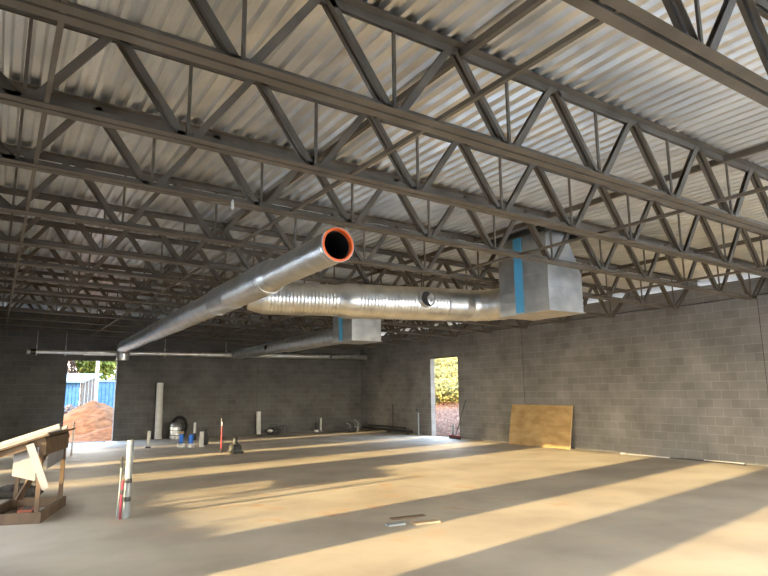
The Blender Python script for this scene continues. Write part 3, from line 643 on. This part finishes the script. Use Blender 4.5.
# shed
sh = thing('storage_shed', 'blue metal shed with a pale roof seen through the back opening', 'shed', (4.0, 47, -.12))
s = MB()
for i in range(26): s.quad_prism((-5 + i*.23, 0, 0), (-5 + i*.23 + .20, .06, 2.65))
s.quad_prism((-5, .05, 0), (1.0, .1, 2.7)); s.build('siding', M['shedblue'], sh)
s = MB(); s.hexa([(1.0, .0, 0), (1.06, .0, 0), (2.9, 6, 0), (2.8, 6, 0), (1.0, 0, 2.65), (1.06, 0, 2.65), (2.9, 6, 3.3), (2.8, 6, 3.3)])
s.build('side_wall', M['shedwood'], sh)
s = MB()
for k in range(1, 5): f = k/5; s.beam((1.05 + f*1.85, f*6 - .05, 0), (1.05 + f*1.85, f*6 - .05, 2.65 + f*.6), .10, .05)
s.build('side_batten', M['pvcgrey'], sh)
s = MB(); s.hexa([(-5.2, -.3, 2.62), (1.15, -.3, 2.62), (3.2, 6.2, 3.35), (-5.2, 6.2, 3.35), (-5.2, -.3, 2.74), (1.15, -.3, 2.74), (3.2, 6.2, 3.45), (-5.2, 6.2, 3.45)]); s.build('roof', M['shedroof'], sh)
sh = thing('metal_building', 'bright blue metal wall of a farther building right of the white pole', 'building', (9.5, 56, -.12))
s = MB(); s.quad_prism((-3.4, .05, 0), (4, .1, 2.85))
for i in range(24): s.quad_prism((-3.4 + i*.3, 0, 0), (-3.4 + i*.3 + .26, .06, 2.85))
s.build('siding', M['shedblue'], sh); s = MB(); s.quad_prism((-3.5, -.1, 2.85), (4.1, 3, 2.98)); s.build('roof', M['shedroof'], sh)
t = thing('white_pole', 'tall thin white pole standing outside the back opening behind the dirt mound', 'pole', (4.64, 36, -.12))
MB().tube([(0, 0, 0), (-.08, 0, 6.5)], .085, 10).build('pole_shaft', M['polepaint'], t, True); MB().lathe([(.16, 0), (.16, .05)], seg=12).build('base_plate', M['pvc'], t, True)
def foliage(s, c, r, n, size, sq=1.0):
    for _ in range(n):
        d = Vector((random.gauss(0, 1), random.gauss(0, 1), random.gauss(0, 1))).normalized() * random.random()**.4
        p = Vector(c) + Vector((d.x*r[0], d.y*r[1], d.z*r[2])); a = Vector((random.gauss(0, 1), random.gauss(0, 1), random.gauss(0, 1))).normalized(); b = a.orthogonal().normalized()
        k = size * random.uniform(.6, 1.3); n0 = len(s.v); s.v += [tuple(p - a*k), tuple(p + b*k*.6), tuple(p + a*k), tuple(p - b*k*.6)]; s.f.append((n0, n0 + 1, n0 + 2, n0 + 3))
def tree(loc, h, cr, mat, label, n=2500, size=.16, trunk_r=.14, name='tree'):
    t = thing(name, label, 'tree', loc)
    s = MB(); s.tube([(0, 0, 0), (.1, .05, h*.4), (-.05, .1, h*.85)], [trunk_r, trunk_r*.8, trunk_r*.3], 8)
    for k in range(7):
        a = random.uniform(0, 2*PI); z = h*random.uniform(.3, .75); s.tube([(0, 0, z), (math.cos(a)*cr*.5, math.sin(a)*cr*.5, z + h*.15), (math.cos(a)*cr*.9, math.sin(a)*cr*.9, z + h*.22)], [trunk_r*.4, trunk_r*.25, trunk_r*.1], 5)
    s.build('trunk', M['bark'], t, True)
    f = MB()
    for k in range(6): foliage(f, (random.uniform(-.5, .5)*cr, random.uniform(-.5, .5)*cr, h*random.uniform(.45, .85)), (cr*.7, cr*.7, h*.25), n//6, size)
    f.build('foliage', mat, t)
    return t
for i, (x, y, h, cr, m, lab) in enumerate([
    (2.2, 62, 7.5, 2.6, 'leaf_grn', 'yellow-green tree behind the blue shed, leftmost beyond the back opening'),
    (7.6, 64, 7.5, 2.4, 'leaf_grn', 'yellow-green tree above the blue shed roof, left of the white pole'),
    (13.0, 66, 7.5, 2.6, 'leaf_brn', 'brown bare-looking tree right of the white pole'),
    (9.0, 76, 9, 5.0, 'leaf_brn', 'broad brown tree farthest behind the shed')]):
    tree((x, y, -.12), h, cr, M[m], lab, 5200, .22)
for i, (x, y, m, lab) in enumerate([(3.4, 38, 'leaf_brn', 'grey-brown weeds left of the dirt mound'), (4.3, 40.5, 'leaf_brn', 'grey-brown weeds between the mound and the shed'), (6.9, 39, 'leaf_brn', 'dry brush right of the dirt mound')]):
    t = thing('dry_weeds', lab, 'weeds', (x, y, -.12)); f = MB(); foliage(f, (0, 0, .5), (1.3, .6, .75), 900, .09); f.build('foliage', M[m], t)
    st = MB()
    for k in range(14): a = random.uniform(-1, 1); st.tube([(a, 0, 0), (a + random.uniform(-.2, .2), 0, random.uniform(.7, 1.4))], .015, 4)
    st.build('stems', M['bark'], t)
# hillside beyond the side doorway
f = MB()
for _ in range(16000):
    x = random.uniform(14.7, 31); yc = 18 + (x - 14.2)*1.29; y = yc + random.uniform(-2.5, 3.5); z = hill(x) + .02 + random.random()*.03
    k = random.uniform(.04, .11); a = random.uniform(0, PI); ca, sa = math.cos(a)*k, math.sin(a)*k; n0 = len(f.v)
    f.v += [(x - ca, y - sa, z), (x + sa*.6, y - ca*.6, z + random.uniform(0, .06)), (x + ca, y + sa, z + random.uniform(-.01, .08)), (x - sa*.6, y + ca*.6, z)]; f.f.append((n0, n0+1, n0+2, n0+3))
tag(f.build('fallen_leaves', M['leaf_red']), 'carpet of reddish fallen leaves on the slope outside the side doorway', 'leaves', kind='stuff')
k = 0
places = ['lowest at the left', 'lowest at the right', 'in the middle left', 'in the middle right', 'upper left', 'upper right', 'topmost left', 'topmost right']
for i, (x, dy) in enumerate([(24.0, .9), (24.3, -1.1), (27, 1.2), (27.2, -1.2), (30.5, 1.4), (30.5, -1.0), (34, 1.6), (34.5, -1.4)]):
    y = 18 + (x - 14.2)*1.18 + dy + .6
    t = thing('yellow_shrub', 'bright yellow shrub beyond the side doorway, ' + places[i], 'shrub', (x, y, hill(x)), 0, 'yellow shrubs beyond the side doorway')
    f = MB(); foliage(f, (0, 0, .7), (1.4, 1.4, .9), 1500, .11); f.build('foliage', M['leaf_yel'], t)
    st = MB()
    for q in range(6): a = q; st.tube([(0, 0, 0), (math.cos(a)*.6, math.sin(a)*.6, 1.1)], .02, 4)
    st.build('stems', M['bark'], t)
names = ['leftmost', 'second from the left', 'third from the left', 'fourth from the left', 'fifth from the left', 'rightmost']
for i in range(6):
    x = 38 + (i % 3)*2; y = 18 + (x - 14.2)*1.29 + 6 - i*2.6 - 1.2
    tree((x, y, hill(x)), 9, 1.2, M['leaf_yel'] if i % 2 else M['leaf_brn'], 'pale slender woodland tree beyond the side doorway, ' + names[i], 1300, .14, .17, 'woodland_tree')
# unseen berm and weeds, added to keep sun off the near-left slab
s = MB(); n = 70; m_ = 10
for i in range(n + 1):
    y = 1.8 + i * (11.6 - 1.8) / n
    hh = .85 + .30 * min(1, max(0, (y - 5.0) / 1.5)) if y > 3.2 else .8 * max(0, (y - 1.8) / 1.4)
    hh *= min(1, (11.6 - y) / .8) if y > 10.8 else 1
    hh += .12 * noise.noise(Vector((y*1.7, 0, 0))) + .06 * noise.noise(Vector((y*6, 3, 0)))
    for j in range(m_ + 1):
        f = j / m_ * 2 - 1; s.v.append((-3.2 + f*1.3, y, -.14 + max(0, hh) * (1 - f*f) + .03*noise.noise(Vector((y*5, f*4, 1)))))
for i in range(n):
    for j in range(m_): q = i*(m_+1) + j; s.f.append((q, q + m_ + 1, q + m_ + 2, q + 1))
tag(s.build('added_shade_berm', M['dirt'], smooth=True), 'unseen earth berm added outside the left wall openings to block low sun', 'dirt pile')
t = thing('dry_weeds', 'unseen dry weeds added on the berm to soften its shadow edge', 'weeds', (-3.2, 0, .3)); f = MB()  # leaves added above the berm to break up its shadow edge
for _ in range(5200):
    y = random.uniform(4.0, 11.6); z = .0 + (.80 if y < 5.6 else 1.3) * random.random() + random.expovariate(8); p = Vector((-3.2 + random.gauss(0, .35), y, z))
    a = Vector((random.gauss(0, 1), random.gauss(0, 1), random.gauss(0, 1))).normalized(); b = a.orthogonal().normalized(); q = random.uniform(.02, .045); n0 = len(f.v)
    f.v += [tuple(p - a*q), tuple(p + b*q), tuple(p + a*q), tuple(p - b*q)]; f.f.append((n0, n0+1, n0+2, n0+3))
f.build('foliage', M['leaf_brn'], t)
